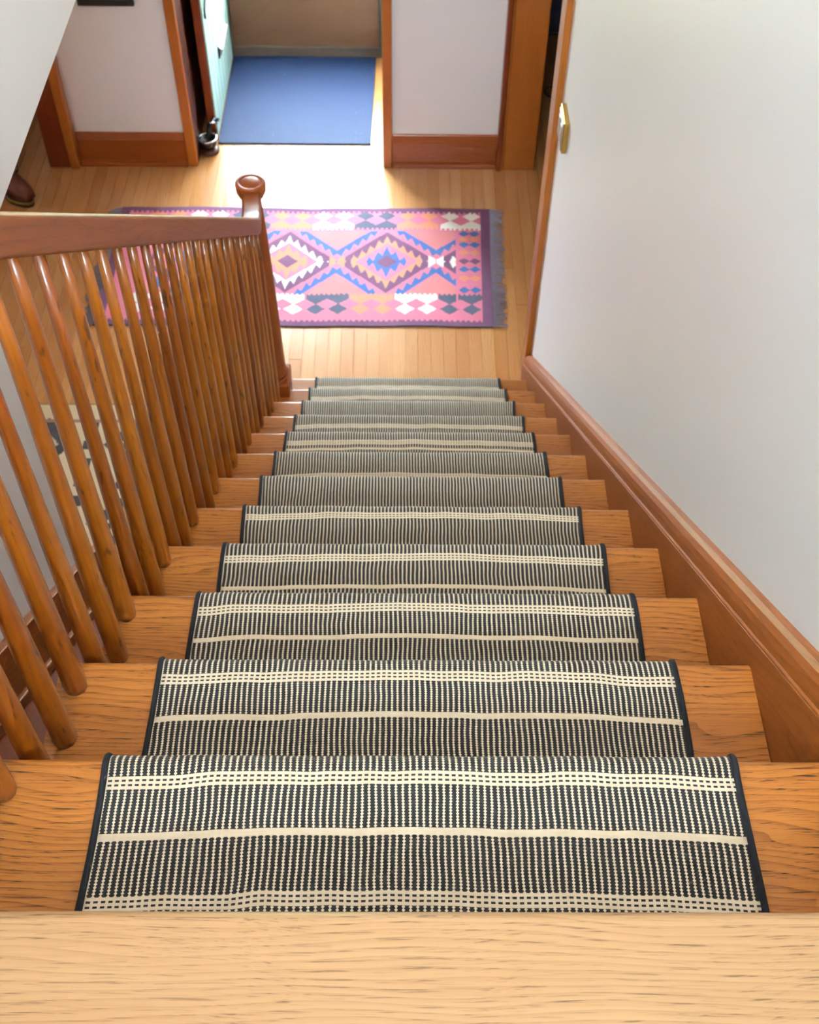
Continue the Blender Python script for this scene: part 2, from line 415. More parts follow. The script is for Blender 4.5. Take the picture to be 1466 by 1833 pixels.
S(box('wall_back', -3.5, -0.80, -2.1, -2.0, 0, CEIL, 'wall'), 'plaster wall at the back of the lower hall', 'wall')
S(box('wall_left', -3.6, -3.5, -2.1, 6.1, 0, UP, 'wall'), 'plaster wall at the far left of the hall', 'wall')
wall_with_hole('wall_front', -3.5, -1.16, 5.95, 6.05, 0, UP, (-3.0, -2.55, 1.50, 2.1), 'X', 'front plaster wall of the room beyond the left doorway')
S(box('wall_right', 2.75, 2.85, 1.8, 7.3, 0, UP, 'wall'), 'plaster wall at the far side of the right room', 'wall')
S(box('wall_front', 0.0, 2.75, 7.1, 7.2, 0, UP, 'wall'), 'plaster wall behind the navy sofa', 'wall')
S(box('wall_back', 0.67, 2.75, 1.8, 1.9, 0, UP, 'wall'), 'plaster wall at the near side of the right room', 'wall')
# front partition of the hall: piers and lintels
S(box('wall_front', -1.70, -1.085, YF, 4.94, 0, CEIL, 'wall'), 'shaded greige wall pier between the left casing and the teal door', 'wall')
S(box('wall_front', -0.075, 0.60, YF, 4.94, 0, CEIL, 'wall'), 'white wall pier between the front door and the right casing', 'wall')
S(box('wall_front', -3.5, -2.85, YF, 4.94, 0, CEIL, 'wall'), 'plaster wall left of the left doorway', 'wall')
S(box('wall_front', -2.85, -1.70, YF, 4.94, 2.08, CEIL, 'wall'), 'plaster lintel over the left doorway', 'wall')
S(box('wall_front', -1.085, -0.075, YF, 4.94, 2.08, CEIL, 'wall'), 'plaster lintel over the entry', 'wall')
S(box('wall_front', 1.25, 2.75, YF, 4.94, 0, CEIL, 'wall'), 'plaster wall right of the right doorway', 'wall')
S(box('wall_right', 1.25, 1.35, 3.21, YF, 0, CEIL, 'wall'), 'unseen plaster wall added right of the hall to keep the right room dark', 'wall')  # added out of view to block hall light from the right room
S(box('wall_back', 0.67, 1.35, 3.12, 3.21, 0, CEIL, 'wall'), 'plaster return behind the slim casing', 'wall')
S(box('wall_front', 0.60, 1.25, YF, 4.94, 2.08, CEIL, 'wall'), 'plaster lintel over the right doorway', 'wall')
# vestibule
S(box('wall_left', -1.20, -1.075, 4.94, 5.95, 0, CEIL, 'jamb_dark'), 'side wall of the entry, colour darkened for the shade behind the open door', 'wall')  # shade of the recess put into the wood colour
S(box('wall_right', -0.075, 0.03, 4.94, 5.95, 0, CEIL, 'wall'), 'white side wall of the entry', 'wall')
S(box('wall_front', -1.2, 0.03, 5.86, 5.95, 2.02, CEIL, 'wall'), 'plaster lintel over the storm door', 'wall')
S(box('wall_left', 0.0, 0.10, 5.95, 7.2, 0, CEIL, 'wall'), 'plaster wall at the left of the dim right room', 'wall')
# outdoors
S(box('ground', -20, 20, 6.0, 40, -0.6, -0.45, 'lawn'), 'mown lawn outside the house', 'ground')
S(box('porch', -2.5, 1.5, 5.95, 7.6, -0.45, -0.03, 'porch'), 'concrete porch slab outside the front door', 'porch')

# ---- windows
def window(n, x0, x1, y0, y1, z0, z1, along, label):
    w = thing('window_%d' % n, ((x0 + x1) / 2, (y0 + y1) / 2, z0), label, 'window', kind='structure')
    f = 0.045
    a0, a1 = (x0, x1) if along == 'X' else (y0, y1)
    def bar(nm, p0, p1, q0, q1, dep=0.0, mat='white_frame'):
        if along == 'X': return box(nm, p0, p1, y0 + 0.02 + dep, y1 - 0.02 - dep, q0, q1, mat, w)
        return box(nm, x0 + 0.02 + dep, x1 - 0.02 - dep, p0, p1, q0, q1, mat, w)
    bar('window_frame', a0, a0 + f, z0, z1); bar('window_frame', a1 - f, a1, z0, z1)
    bar('window_frame', a0 + f, a1 - f, z0, z0 + f); bar('window_frame', a0 + f, a1 - f, z1 - f, z1)
    zm = (z0 + z1) / 2
    bar('meeting_rail', a0 + f, a1 - f, zm - 0.02, zm + 0.02)
    bar('pane', a0 + f, a1 - f, z0 + f, zm - 0.02, 0.028, 'glass'); bar('pane', a0 + f, a1 - f, zm + 0.02, z1 - f, 0.028, 'glass')
window(1, -0.62, 0.50, -1.5, -1.4, 3.80, 4.88, 'X', 'white sash window behind the landing')
window(2, -3.0, -2.55, 5.95, 6.05, 1.50, 2.1, 'X', 'white sash window beyond the left doorway')

window(3, -0.35, 0.25, YF, 4.94, 3.95, 4.35, 'X', 'unseen white sash window added high above the entry for daylight')  # added out of view as extra cool daylight for the stairs
k = NT_('blind_cloth'); tl = k.n('ShaderNodeBsdfTranslucent'); tl.inputs[0].default_value = (0.16, 0.155, 0.15, 1)
df = k.n('ShaderNodeBsdfDiffuse'); df.inputs[0].default_value = (0.6, 0.58, 0.54, 1)
mx = k.n('ShaderNodeMixShader'); mx.inputs[0].default_value = 0.5
k.l(tl.outputs[0], mx.inputs[1]); k.l(df.outputs[0], mx.inputs[2]); k.l(mx.outputs[0], k.out.inputs[0]); M['blind'] = k.m
rb = thing('added_blind', (-2.775, 5.93, 1.46), 'unseen cream blind added to dim the window beyond the left doorway', 'blind')  # added out of view to soften the window glare on the floor
box('cloth', -3.03, -2.52, 5.932, 5.934, 1.47, 2.12, 'blind', rb)
box('bottom_bar', -3.03, -2.52, 5.928, 5.938, 1.455, 1.4698, 'white_frame', rb, 0.002)
tube('roller', [(-3.05, 5.931, 2.14), (-2.50, 5.931, 2.14)], 0.018, 'white_frame', rb, 12)
# ---- casings and skirting
def trim(n, loc, label, cat='trim'): return thing('trim_%d' % n, loc, label, cat, kind='structure')
# left doorway casing (right-hand leg)
t = trim(1, (-1.75, 4.79, 0), 'wide dark brown door casing at the left of the hall', 'casing')
box('casing_board', -1.825, -1.715, 4.768, YF, 0, 2.08, 'trim_z_dark', t, 0.003)
box('back_band', -1.715, -1.668, 4.752, YF, 0, 2.16, 'trim_z', t, 0.006, 2)
box('jamb', -1.825, -1.70, YF, 4.94, 0, 2.08, 'trim_z_dark', t)
box('head_board', -2.9, -1.715, 4.768, YF, 2.08, 2.20, 'trim_x', t, 0.003)
# entry casings
t = trim(2, (-1.08, 4.8, 0), 'narrow orange-brown casing left of the open entry', 'casing')
box('casing_board', -1.112, -1.062, 4.790, YF, 0, 2.08, 'trim_z', t, 0.005, 2)
box('jamb', -1.085, -1.062, YF, 4.96, 0, 2.08, 'jamb_dark', t)  # recess shade in the colour here too
t = trim(3, (-0.08, 4.8, 0), 'narrow orange-brown casing right of the open entry', 'casing')
box('casing_board', -0.100, -0.053, 4.790, YF, 0, 2.08, 'trim_z', t, 0.005, 2)
box('jamb', -0.100, -0.075, YF, 4.96, 0, 2.08, 'trim_z_dark', t)
# right doorway casing
t = trim(4, (0.58, 4.79, 0), 'broad honey-brown door casing beside the dark right doorway', 'casing')
box('back_band', 0.486, 0.512, 4.760, YF, 0, 2.16, 'trim_z_dark', t, 0.006, 2)
box('bead', 0.512, 0.522, 4.770, YF, 0, 2.12, 'trim_z', t, 0.003, 2)
box('casing_board', 0.522, 0.684, 4.775, YF, 0, 2.08, 'trim_z', t, 0.003)
box('jamb', 0.60, 0.684, YF, 4.94, 0, 2.08, 'trim_z_dark', t)
# casing on the end of the stair wall
t = trim(5, (0.545, 3.26, 0), 'slim brown casing on the end of the right stair wall', 'casing')
box('casing_board', 0.526, XR, 3.205, 3.315, 0.0, 2.12, 'trim_z', t, 0.002)
box('jamb', XR, 0.69, 3.21, 3.235, 0, 2.12, 'trim_z', t)
# baseboards of the two piers
def baseboard(nm, x0, x1, label):
    b = thing(nm, ((x0 + x1) / 2, 4.8, 0), label, 'baseboard', kind='structure')
    prism('board', [(YF, 0.0), (4.800, 0.0), (4.800, 0.145), (4.812, 0.178), (YF, 0.182)], 'X', x0, x1, 'trim_x', b, 0.002)
    prism('shoe_molding', [(4.7995, 0.0), (4.781, 0.0), (4.781, 0.010), (4.787, 0.022), (4.7995, 0.026)], 'X', x0, x1, 'trim_x', b)
baseboard('baseboard_left', -1.667, -1.113, 'orange-brown baseboard under the shaded left pier')
baseboard('baseboard_right', -0.052, 0.485, 'orange-brown baseboard under the white right pier')

# ---- stair skirts
def slope_band(name, x0, x1, h0, h1, y0, y1, mat, parent, bevel=0.0, clip=True):
    """board that follows the pitch, between h0 and h1 above the nosing line"""
    def bot(y): return max(nose_line(y) + h0, 0.0) if clip else nose_line(y) + h0
    pts = [(y0, nose_line(y0) + h1), (y1, nose_line(y1) + h1), (y1, bot(y1))]
    yk = (13 * RISE + h0) * RUN / RISE
    if clip and y0 < yk < y1: pts.append((yk, 0.0))
    pts.append((y0, bot(y0)))
    return prism(name, pts, 'X', x0, x1, mat, parent, bevel)
sk = trim(6, (0.53, 1.6, 0), 'sloping varnished skirt board against the right stair wall', 'skirt board')
slope_band('skirt_face', 0.518, XR, -0.36, 0.046, -0.03, 3.205, 'fir_slope', sk, 0.0015)
# cap molding with a sloping, rounded face
def cap_profile():
    return [(XR, 0.0465), (0.5195, 0.0465), (0.5187, 0.0485), (0.5195, 0.0505), (0.5230, 0.0520), (0.5235, 0.070), (0.5260, 0.084), (0.5320, 0.095), (0.5400, 0.102), (XR, 0.106)]
rings = []
for yv in np.linspace(-0.03, 3.203, 12): rings.append([(a, yv, nose_line(yv) + h) for a, h in cap_profile()])
loft('cap_molding', rings, 'fir_slope', sk, (0.53, 1.6, 1.3), smooth=False)
sl = trim(7, (-0.66, 0.5, 0), 'sloping tan skirt board at the foot of the left wall behind the balusters', 'skirt board')
slope_band('skirt_face', -0.6795, -0.660, -0.215, -0.085, -0.02, 1.19, 'fir_slope', sl, 0.002, clip=False)
slope_band('bottom_bead', -0.6795, -0.650, -0.245, -0.2155, -0.02, 1.19, 'fir_slope', sl, 0.003, clip=False)
slope_band('closing_board', -0.6795, -0.499, -0.275, -0.2455, -0.02, 1.19, 'trim_z_dark', sl, clip=False)

# ---- storm door
d = thing('door_1', (-0.55, 5.88, 0), 'tan storm door with a dark weathered bottom rail beyond the mat', 'door', kind='structure')
box('bottom_rail', -0.975, -0.135, 5.865, 5.905, 0.0, 0.062, 'storm_rail', d, 0.002)
box('panel', -0.975, -0.135, 5.885, 5.90, 0.062, 0.40, 'storm_tan', d)
box('stile', -0.135, -0.118, 5.865, 5.905, 0.0, 2.0, 'storm_edge', d, 0.002)
box('stile', -0.992, -0.975, 5.865, 5.905, 0.0, 2.0, 'storm_edge', d, 0.002)
box('lock_rail', -0.975, -0.135, 5.87, 5.90, 0.40, 0.44, 'storm_tan', d, 0.002)
box('top_rail', -0.975, -0.135, 5.87, 5.90, 1.94, 2.0, 'storm_tan', d, 0.002)
box('pane', -0.975, -0.135, 5.884, 5.888, 0.44, 1.94, 'glass', d)
t = trim(8, (-0.1, 5.9, 0), 'brown outer frame around the storm door', 'door frame')
box('jamb', -0.118, -0.075, 5.85, 5.95, 0, 2.02, 'trim_z_dark', t)
box('jamb', -1.075, -0.992, 5.85, 5.95, 0, 2.02, 'trim_z_dark', t)
box('head', -0.992, -0.118, 5.85, 5.95, 2.0, 2.02, 'trim_x', t)

# ---- open front door, painted face towards the mat
d = thing('door_2', (-1.0, 5.45, 0), 'pale teal plank front door standing open beside the blue mat', 'door', kind='structure')
DY0, DY1 = 5.045, 5.845
box('slab', -1.030, -0.990, DY0, DY1, 0.012, 1.99, 'trim_z_dark', d, 0.002)
nb = 8; bw = (DY1 - DY0) / nb
for i in range(nb):
    box('board', -0.9895, -0.980, DY0 + i * bw + 0.003, DY0 + (i + 1) * bw - 0.003, 0.012, 1.99, 'teal', d, 0.004)
ms = box('mail_slot', -0.980, -0.974, 5.36, 5.60, 0.275, 0.345, 'iron', d, 0.002)
prism('flap', [(-0.974, 0.34), (-0.955, 0.328), (-0.953, 0.333), (-0.974, 0.348)], 'Y', 5.355, 5.605, 'white_frame', ms)
box('letter_tray', -0.974, -0.966, 5.39, 5.56, 0.279, 0.306, 'steel', ms, 0.002)
tube('latch_cord', [(-0.974, 5.165, 0.80), (-0.970, 5.15, 0.745), (-0.971, 5.10, 0.715), (-0.970, 5.045 + 0.02, 0.70), (-0.970, 5.052, 0.682), (-0.971, 5.056, 0.662)], 0.006, 'iron', d)

# ================================================================== STAIRCASE
TX0, TX1 = -0.498, 0.518
st = thing('staircase', (0, 1.5, 0), 'straight flight of honey oak steps under the striped runner', 'staircase')
for n in range(1, NT + 1):
    prism('tread', nosed((n - 1) * RUN - 0.028, n * RUN, nz(n)), 'X', TX0, TX1 - 0.0005, 'oak_tread', st)
for n in range(0, NT + 1):
    yr = n * RUN - 0.03
    box('riser', TX0 + 0.012, TX1 - 0.0005, yr - 0.018, yr, nz(n + 1) - (0.03 if n < NT else 0.0) + 0.0301 * (n < NT), nz(n) - 0.0301, 'fir_stair', st)
# closed side below the open string
pts = [(-0.9, 0.0)]
pts = [(-0.03, 0.0), (-0.03, nz(1) - 0.031)]
for n in range(1, NT + 1):
    pts += [(n * RUN - 0.031, nz(n) - 0.031), (n * RUN - 0.031, nz(n + 1) - 0.031 if n < NT else 0.0)]
prism('outer_string', pts, 'X', TX0 + 0.002, TX0 + 0.011, 'fir_slope', st)

# ================================================================== BALUSTRADE
BX = -0.469
bal = thing('stair_balustrade', (BX, 1.4, 0), 'varnished wooden stair balustrade of round tapering balusters, left of the runner', 'balustrade')
RT_, RB_ = 0.797, 0.733        # rail top / underside above the nosing line
def baluster_mesh(hgt):
    prof = [(0.0160, 0.0), (0.0167, 0.012), (0.0166, 0.10), (0.0152, 0.25), (0.0128, 0.45), (0.0102, 0.65), (0.0084, hgt)]
    n = 14; bm = bmesh.new(); R = []
    for r, z in prof: R.append([bm.verts.new((r * math.cos(2 * math.pi * i / n), r * math.sin(2 * math.pi * i / n), z)) for i in range(n)])
    for a, b in zip(R[:-1], R[1:]):
        for i in range(n): bm.faces.new((a[i], a[(i + 1) % n], b[(i + 1) % n], b[i]))
    bm.faces.new(R[0][::-1]); bm.faces.new(R[-1])
    me = bm_done(bm, 'baluster'); me.materials.append(M['fir_baluster'])
    for p in me.polygons: p.use_smooth = len(p.vertices) == 4
    return me
OFFS = (-0.046, -0.1305, -0.215)
bmesh_by = [baluster_mesh(RB_ + 0.008 + (-o) * RISE / RUN) for o in OFFS]
for n in range(1, 12):
    for k, o in enumerate(OFFS):
        if n == 11 and k == 0: continue
        ob = bpy.data.objects.new('baluster', bmesh_by[k]); COL.objects.link(ob); ob.parent = bal
        ob.location = Vector((BX, n * RUN + o, nz(n))) - bal.location
        ob.rotation_euler = (0, 0, random.uniform(0, 6.28))
# handrail: swept profile with a level easing into a round cap over the newel
NXc, NYc = -0.494, 2.800
def rail_section(c, tdir, w, h, rnd=0.010):
    """rounded rectangle across direction tdir; c = top centre"""
    t = Vector(tdir).normalized(); s = Vector((1, 0, 0)); s = (s - t * s.dot(t)).normalized(); q = s.cross(t)
    if q.z < 0: q = -q
    out = []
    for cx, cz, a0 in ((w / 2 - rnd, -rnd, 0), (-w / 2 + rnd, -rnd, 90), (-w / 2 + rnd * .6, -h + rnd * .6, 180), (w / 2 - rnd * .6, -h + rnd * .6, 270)):
        rr = rnd if cz > -h / 2 else rnd * .6
        for j in range(5):
            a = math.radians(a0 + 90 * j / 4)
            out.append(tuple(Vector(c) + s * (cx + rr * math.cos(a)) + q * (cz + rr * math.sin(a))))
    return out
vert = math.cos(SLOPE)
path = []
for yv in (-0.10, 0.5, 1.0, 1.5, 2.0, 2.40, 2.50): path.append((BX, yv, nose_line(yv) + RT_))
z25 = nose_line(2.5) + RT_
path += [(BX - 0.001, 2.545, z25 - 0.034), (BX - 0.003, 2.585, z25 - 0.062), (BX - 0.006, 2.615, z25 - 0.078), (BX - 0.010, 2.650, z25 - 0.088), (BX - 0.014, 2.70, z25 - 0.093), (BX - 0.019, 2.735, z25 - 0.0945), (NXc + 0.004, 2.768, z25 - 0.0945)]
rings = []
for i, c in enumerate(path):
    a = path[max(i - 1, 0)]; b = path[min(i + 1, len(path) - 1)]
    rings.append(rail_section(c, Vector(b) - Vector(a), 0.060, 0.052))
hr = loft('handrail', rings, 'rail_wood', bal, (BX, 1.2, 2.3))
zc = z25 - 0.086
cap_prof = [(0.028, -0.060), (0.041, -0.050), (0.048, -0.034), (0.0505, -0.010), (0.0500, -0.004), (0.0475, 0.000), (0.0365, 0.0015), (0.0345, -0.0015), (0.0325, 0.0000), (0.024, 0.0030), (0.012, 0.0045), (0.001, 0.005)]
lathe('newel_cap', cap_prof, (NXc, NYc, zc), 'newel_wood', bal, 28)
nw = lathe('newel_post', [(0.060, 0.0), (0.060, 0.012), (0.0545, 0.020), (0.052, 0.10), (0.046, 0.40), (0.037, 0.65), (0.030, zc - 0.06 - 0.455)], (NXc, NYc, 0.455), 'newel_wood', bal, 24)
zb = nz(12)
pl = box('plinth', NXc - 0.066, NXc + 0.066, NYc - 0.062, NYc + 0.062, zb + 0.0005, 0.44, 'newel_wood', nw, 0.004, 2)
lathe('base_ring', [(0.058, 0.0), (0.064, 0.004), (0.066, 0.009), (0.062, 0.015)], (NXc, NYc, 0.440), 'newel_wood', nw, 24)
# newel at the head of the stairs, where the rail starts
nu = box('newel_post', BX - 0.045, BX + 0.045, -0.16, -0.07, UP + 0.0005, 3.45, 'newel_wood', bal, 0.006, 2)
box('post_cap', BX - 0.055, BX + 0.055, -0.17, -0.06, 3.45, 3.48, 'newel_wood', nu, 0.008, 2)

# ================================================================== RUNNER
RC, RW = 0.0268, 0.756
def runner_path():
    pts = []
    off = 0.006
    def p(y, z): pts.append((y, z))
    p(-0.03 + off, UP - 0.035); p(-0.03 + off, UP - 0.10)
    for n in range(1, NT + 1):
        yb = (n - 1) * RUN - 0.03 + off; yf = n * RUN; z = nz(n)
        p(yb, z + 0.030); p(yb + 0.003, z + off + 0.006); p(yb + 0.010, z + off)
        for q in np.linspace(yb + 0.04, yf - 0.03, 7): p(q, z + off + 0.0012 * math.sin(q * 40 + n))
        r = 0.021; cy, cz = yf - 0.015, z - 0.015
        for a in (90, 70, 50, 30, 10, -10, -35, -60, -85): p(cy + r * math.cos(math.radians(a)), cz + r * math.sin(math.radians(a)))
        p(n * RUN - 0.03 + off + 0.004, z - 0.042); p(n * RUN - 0.03 + off, z - 0.06)
    p(NT * RUN - 0.03 + off, 0.06); p(NT * RUN - 0.03 + off, 0.002)
    return pts
rp = runner_path()
arc = [0.0]
for a, b in zip(rp[:-1], rp[1:]): arc.append(arc[-1] + math.hypot(b[0] - a[0], b[1] - a[1]))
def arc_at(n, back):
    """arc length of the point on tread n that lies `back` metres behind its nosing"""
    yv = n * RUN - back; best = None
    for (y, z), s in zip(rp, arc):
        if abs(z - (nz(n) + 0.006)) < 0.004:
            d_ = abs(y - yv)
            if best is None or d_ < best[0]: best = (d_, s - (y - yv))
    return best[1]
W_, B_, C_ = (0.0085, 'double'), (0.0045, 'single'), (0.0085, 'double')
BANDS = [(1, .030, W_), (1, .098, B_), (1, .176, C_), (2, .030, W_), (2, .094, B_), (2, .176, B_), (3, .034, W_), (3, .092, B_),
         (4, .036, W_), (4, .108, B_), (5, .030, W_), (5, .125, B_), (7, .090, C_), (8, .072, B_), (8, .045, W_), (9, .052, W_), (10, .120, B_), (11, .055, W_), (12, .060, W_)]
bands = [(arc_at(n, b), h, k) for n, b, (h, k) in BANDS]
NU = 48
verts, faces, uvs = [], [], []
rs = random.Random(11)
for i, (y, z) in enumerate(rp):
    for j in range(NU + 1):
        u = j / NU
        wav = 0.0012 * math.sin(u * 23 + arc[i] * 9) + 0.0008 * math.sin(u * 51 + arc[i] * 31)
        ex = 0.0016 * math.sin(arc[i] * 24 + (0 if u < .5 else 2)) * (abs(u - .5) * 2) ** 6
        verts.append((RC + (u - .5) * RW + ex, y + wav * 0.2, z + max(wav, 0) * 0.8))
m = NU + 1
for i in range(len(rp) - 1):
    for j in range(NU):
        faces.append((i * m + j, i * m + j + 1, (i + 1) * m + j + 1, (i + 1) * m + j))
        uvs += [(j / NU * RW, arc[i]), ((j + 1) / NU * RW, arc[i]), ((j + 1) / NU * RW, arc[i + 1]), (j / NU * RW, arc[i + 1])]
rn = thing('stair_runner', (RC, 1.5, 0), 'black and cream striped woven runner laid down the middle of the stairs', 'runner')
me = bpy.data.meshes.new('woven_strip'); me.from_pydata([(a - RC, b - 1.5, c) for a, b, c in verts], [], faces)
uvl = me.uv_layers.new(name='UVMap'); uvl.data.foreach_set('uv', [c for t_ in uvs for c in t_])
ro = link('woven_strip', me, runner_mat(bands), rn, (RC, 1.5, 0), True)
sol = ro.modifiers.new('thickness', 'SOLIDIFY'); sol.thickness = 0.005; sol.offset = -1
for sgn in (-1, 1):
    jj = 0 if sgn < 0 else NU
    ptsb = []
    for i in range(len(rp)):
        a, b, c = verts[i * m + jj]
        i0, i1 = max(i - 1, 0), min(i + 1, len(rp) - 1)
        ptsb.append((a + sgn * 0.0005, b, c))
    rr = []
    for i, q in enumerate(ptsb):
        a = Vector(ptsb[max(i - 1, 0)]); b = Vector(ptsb[min(i + 1, len(ptsb) - 1)])
        t_ = (b - a).normalized(); s_ = Vector((1, 0, 0)); q_ = s_.cross(t_)
        rr.append([tuple(Vector(q) + s_ * (0.0042 * math.cos(2 * math.pi * k / 8)) + q_ * (0.0036 * math.sin(2 * math.pi * k / 8))) for k in range(8)])
    loft('edge_binding', rr, 'binding', rn, (RC + sgn * RW / 2, 1.5, 1.0))

# ================================================================== KILIM
RX0, RX1, RY0, RY1 = -1.40, 0.418, 3.560, 4.435
CX = 0.0048
nx, ny = int((RX1 - RX0) / CX), int((RY1 - RY0) / CX)
gx = RX0 + (np.arange(nx) + .5) * (RX1 - RX0) / nx; gy = RY0 + (np.arange(ny) + .5) * (RY1 - RY0) / ny
GX, GY = np.meshgrid(gx, gy)
PINK, PUR, BLU, SLA, ORA, WHI, ROSE = [np.array(srgb(*c)[:3]) for c in ((222, 116, 144), (112, 58, 102), (46, 98, 172), (70, 78, 106), (230, 142, 108), (244, 238, 228), (196, 96, 124))]
img = np.empty((ny, nx, 3)); img[:] = PINK
def put(mask, c): img[mask] = c
PER, HW, HH, YC = 0.469, 0.2345, 0.228, 4.018
FX1 = 0.248
field = (GX < FX1) & (GX > RX0 + 0.20)
idx = np.floor((-0.078 + HW - GX) / PER).astype(int)
dx = GX - (-0.078 - idx * PER); dy = GY - YC
dd = np.abs(dx) / HW + np.abs(dy) / HH
tooth = np.abs(((np.abs(dx) / 0.0391) % 1.0) - 0.5) * 2          # 0..1 sawtooth along the edge
alt = (idx % 2 == 1)
# blue chevrons in the gaps, then the diamonds
out = field & (np.abs(dy) < 0.235)
put(out & (dd > 1.25) & (dd < 1.37), BLU)
put(out & (dd > 1.09 + 0.17 * tooth) & (dd <= 1.26), BLU)
put(out & (dd > 1.42), np.array(srgb(218, 126, 128)[:3]))
put(field & (dd < 1.0), PUR)
edge = 0.67 + 0.20 * tooth
inner = field & (dd < edge)
put(inner & ~alt, ORA); put(inner & alt, WHI)
put(field & (dd < 0.62), PINK)
star = np.abs(dx) / 0.115 + np.abs(dy) / 0.110
tooth2 = np.abs(((np.abs(dx) / 0.042) % 1.0) - 0.5) * 2
put(field & (star < 0.62 + 0.45 * tooth2) & ~alt, BLU); put(field & (star < 0.75 + 0.4 * tooth2) & alt, ORA)
put(field & (star < 0.44), PUR)
# little hooks between diamonds
for k in range(-1, 4):
    xc = -0.078 + HW - k * PER
    hk = field & (np.abs(GX - xc) < 0.036) & (np.abs(dy) < 0.012 + 0.9 * np.abs(GX - xc))
    put(hk & (np.abs(GX - xc) > 0.004), WHI if k % 2 == 0 else ORA)
# rows of paired hourglasses near both long edges
seq_near = [SLA, WHI, ORA]; seq_far = [WHI, ORA, SLA]
PAIR = 0.205
for near in (True, False):
    x1 = 0.372 if near else 0.378
    if near: yb, sgn, xs = 3.770, -1, x1
    else: yb, sgn, xs = 4.280, 1, x1
    for k in range(9):
        xa, xb = xs - (k + 1) * PAIR, xs - k * PAIR
        if xa < RX0 + 0.05: break
        c = (seq_near if near else seq_far)[k % 3]
        w = (GY - yb) * sgn                                     # 0 at the bar, grows outward
        sel = (GX > xa + 0.003) & (GX < xb - 0.003)
        crenel = (((GX - xa) / 0.0115).astype(int) % 2 == 0)
        put(sel & (w > -0.016) & (w < -0.004) & crenel, c)
        put(sel & (w >= -0.004) & (w < 0.020), c)
        for q in (0.25, 0.75):
            xc = xa + PAIR * q; ax = np.abs(GX - xc)
            put(sel & (w >= 0.02) & (w < 0.055) & (ax < 0.048 * (1 - (w - 0.02) / 0.035) + 0.004), c)
            put(sel & (w >= 0.055) & (w < 0.128) & (ax / 0.044 + np.abs(w - 0.092) / 0.037 < 1), c)
# end panel with bow-ties
pan = (GX > 0.262) & (GX < 0.366) & (GY > 3.79) & (GY < 4.27)
cols = [BLU, ORA, PUR, BLU, ORA, BLU]
xm = 0.314
for k, (yc, c) in enumerate(((3.815, BLU), (3.90, ORA), (3.965, BLU), (4.025, PUR), (4.09, ORA), (4.15, BLU), (4.195, ORA), (4.235, BLU))):
    for q in (-0.026, 0.026):
        put(pan & (np.abs(GX - xm - q) / 0.028 + np.abs(GY - yc) / 0.024 < 1), c)
put((GX > 0.250) & (GX < 0.257) & (GY > 3.72) & (GY < 4.27), PINK)
# borders
cr = ((GX / 0.0125).astype(int) % 2 == 0)
b0 = GY < RY0 + 0.034; b1 = GY > RY1 - 0.030
put(b0, PUR); put(b1, PUR)
put((GY >= RY0 + 0.034) & (GY < RY0 + 0.044) & cr, PUR); put((GY <= RY1 - 0.030) & (GY > RY1 - 0.042) & cr, PUR)
put((GX > 0.372) | (GX < RX0 + 0.045), PUR)
put(GY < RY0 + 0.006, SLA * 0.5)
kr = thing('kilim_rug', (-0.49, 4.0, 0), 'pink and purple kilim rug with blue zigzag diamonds in the sunny hall', 'rug')
xs = np.linspace(RX0, RX1, nx + 1); ys = np.linspace(RY0, RY1, ny + 1)
VX, VY = np.meshgrid(xs, ys)
shear = (VY - RY0) / (RY1 - RY0) * 0.022 * (VX > -0.4) * np.clip((VX + 0.4) / 0.8, 0, 1)
wavey = 0.003 * np.sin(VX * 6 + 1) + 0.0015 * np.sin(VX * 17)
VZ = 0.006 + 0.0012 * np.sin(VX * 9) * np.sin(VY * 11 + 1)
co = np.stack([VX + shear + 0.49, VY + wavey - 4.0, VZ], -1).reshape(-1, 3)
m2 = nx + 1
I, J = np.meshgrid(np.arange(ny), np.arange(nx), indexing='ij')
quad = np.stack([I * m2 + J, I * m2 + J + 1, (I + 1) * m2 + J + 1, (I + 1) * m2 + J], -1).reshape(-1, 4)
me = bpy.data.meshes.new('weave'); me.from_pydata(co.tolist(), [], quad.tolist())
at = me.attributes.new('dye', 'FLOAT_COLOR', 'FACE')
at.data.foreach_set('color', np.concatenate([img.reshape(-1, 3), np.ones((nx * ny, 1))], 1).astype(np.float32).ravel())
wo = link('weave', me, 'kilim', kr, (-0.49, 4.0, 0), True)
sm = wo.modifiers.new('thickness', 'SOLIDIFY'); sm.thickness = 0.0055; sm.offset = -1
def fringe(side):
    rf = random.Random(5 if side > 0 else 6); vs, fs = [], []
    y = RY0 + 0.004
    while y < RY1 - 0.004:
        x0 = (RX1 + (y - RY0) / (RY1 - RY0) * 0.022) if side > 0 else RX0
        L = rf.uniform(0.040, 0.072); bend = rf.uniform(-0.028, 0.014); r = 0.0024
        base = len(vs)
        for s in range(5):
            t_ = s / 4
            cx, cy, cz = x0 + side * L * t_ - side * 0.004, y + bend * t_ * t_, 0.0045 + 0.004 * math.sin(t_ * 3.1) * rf.uniform(.5, 1) - 0.001 * t_
            rr_ = r * (1 + 0.5 * t_)
            vs += [(cx, cy - rr_, cz), (cx, cy, cz + rr_), (cx, cy + rr_, cz)]
        for s in range(4):
            for q in range(3):
                a = base + s * 3 + q; b = base + s * 3 + (q + 1) % 3
                fs.append((a, b, b + 3, a + 3))
        y += rf.uniform(0.0042, 0.0062)
    me = bpy.data.meshes.new('fringe'); me.from_pydata([(a + 0.49, b - 4.0, c) for a, b, c in vs], [], fs)
    tag(link('fringe', me, 'fringe', kr, (-0.49, 4.0, 0)), kind='stuff')
fringe(1); fringe(-1)

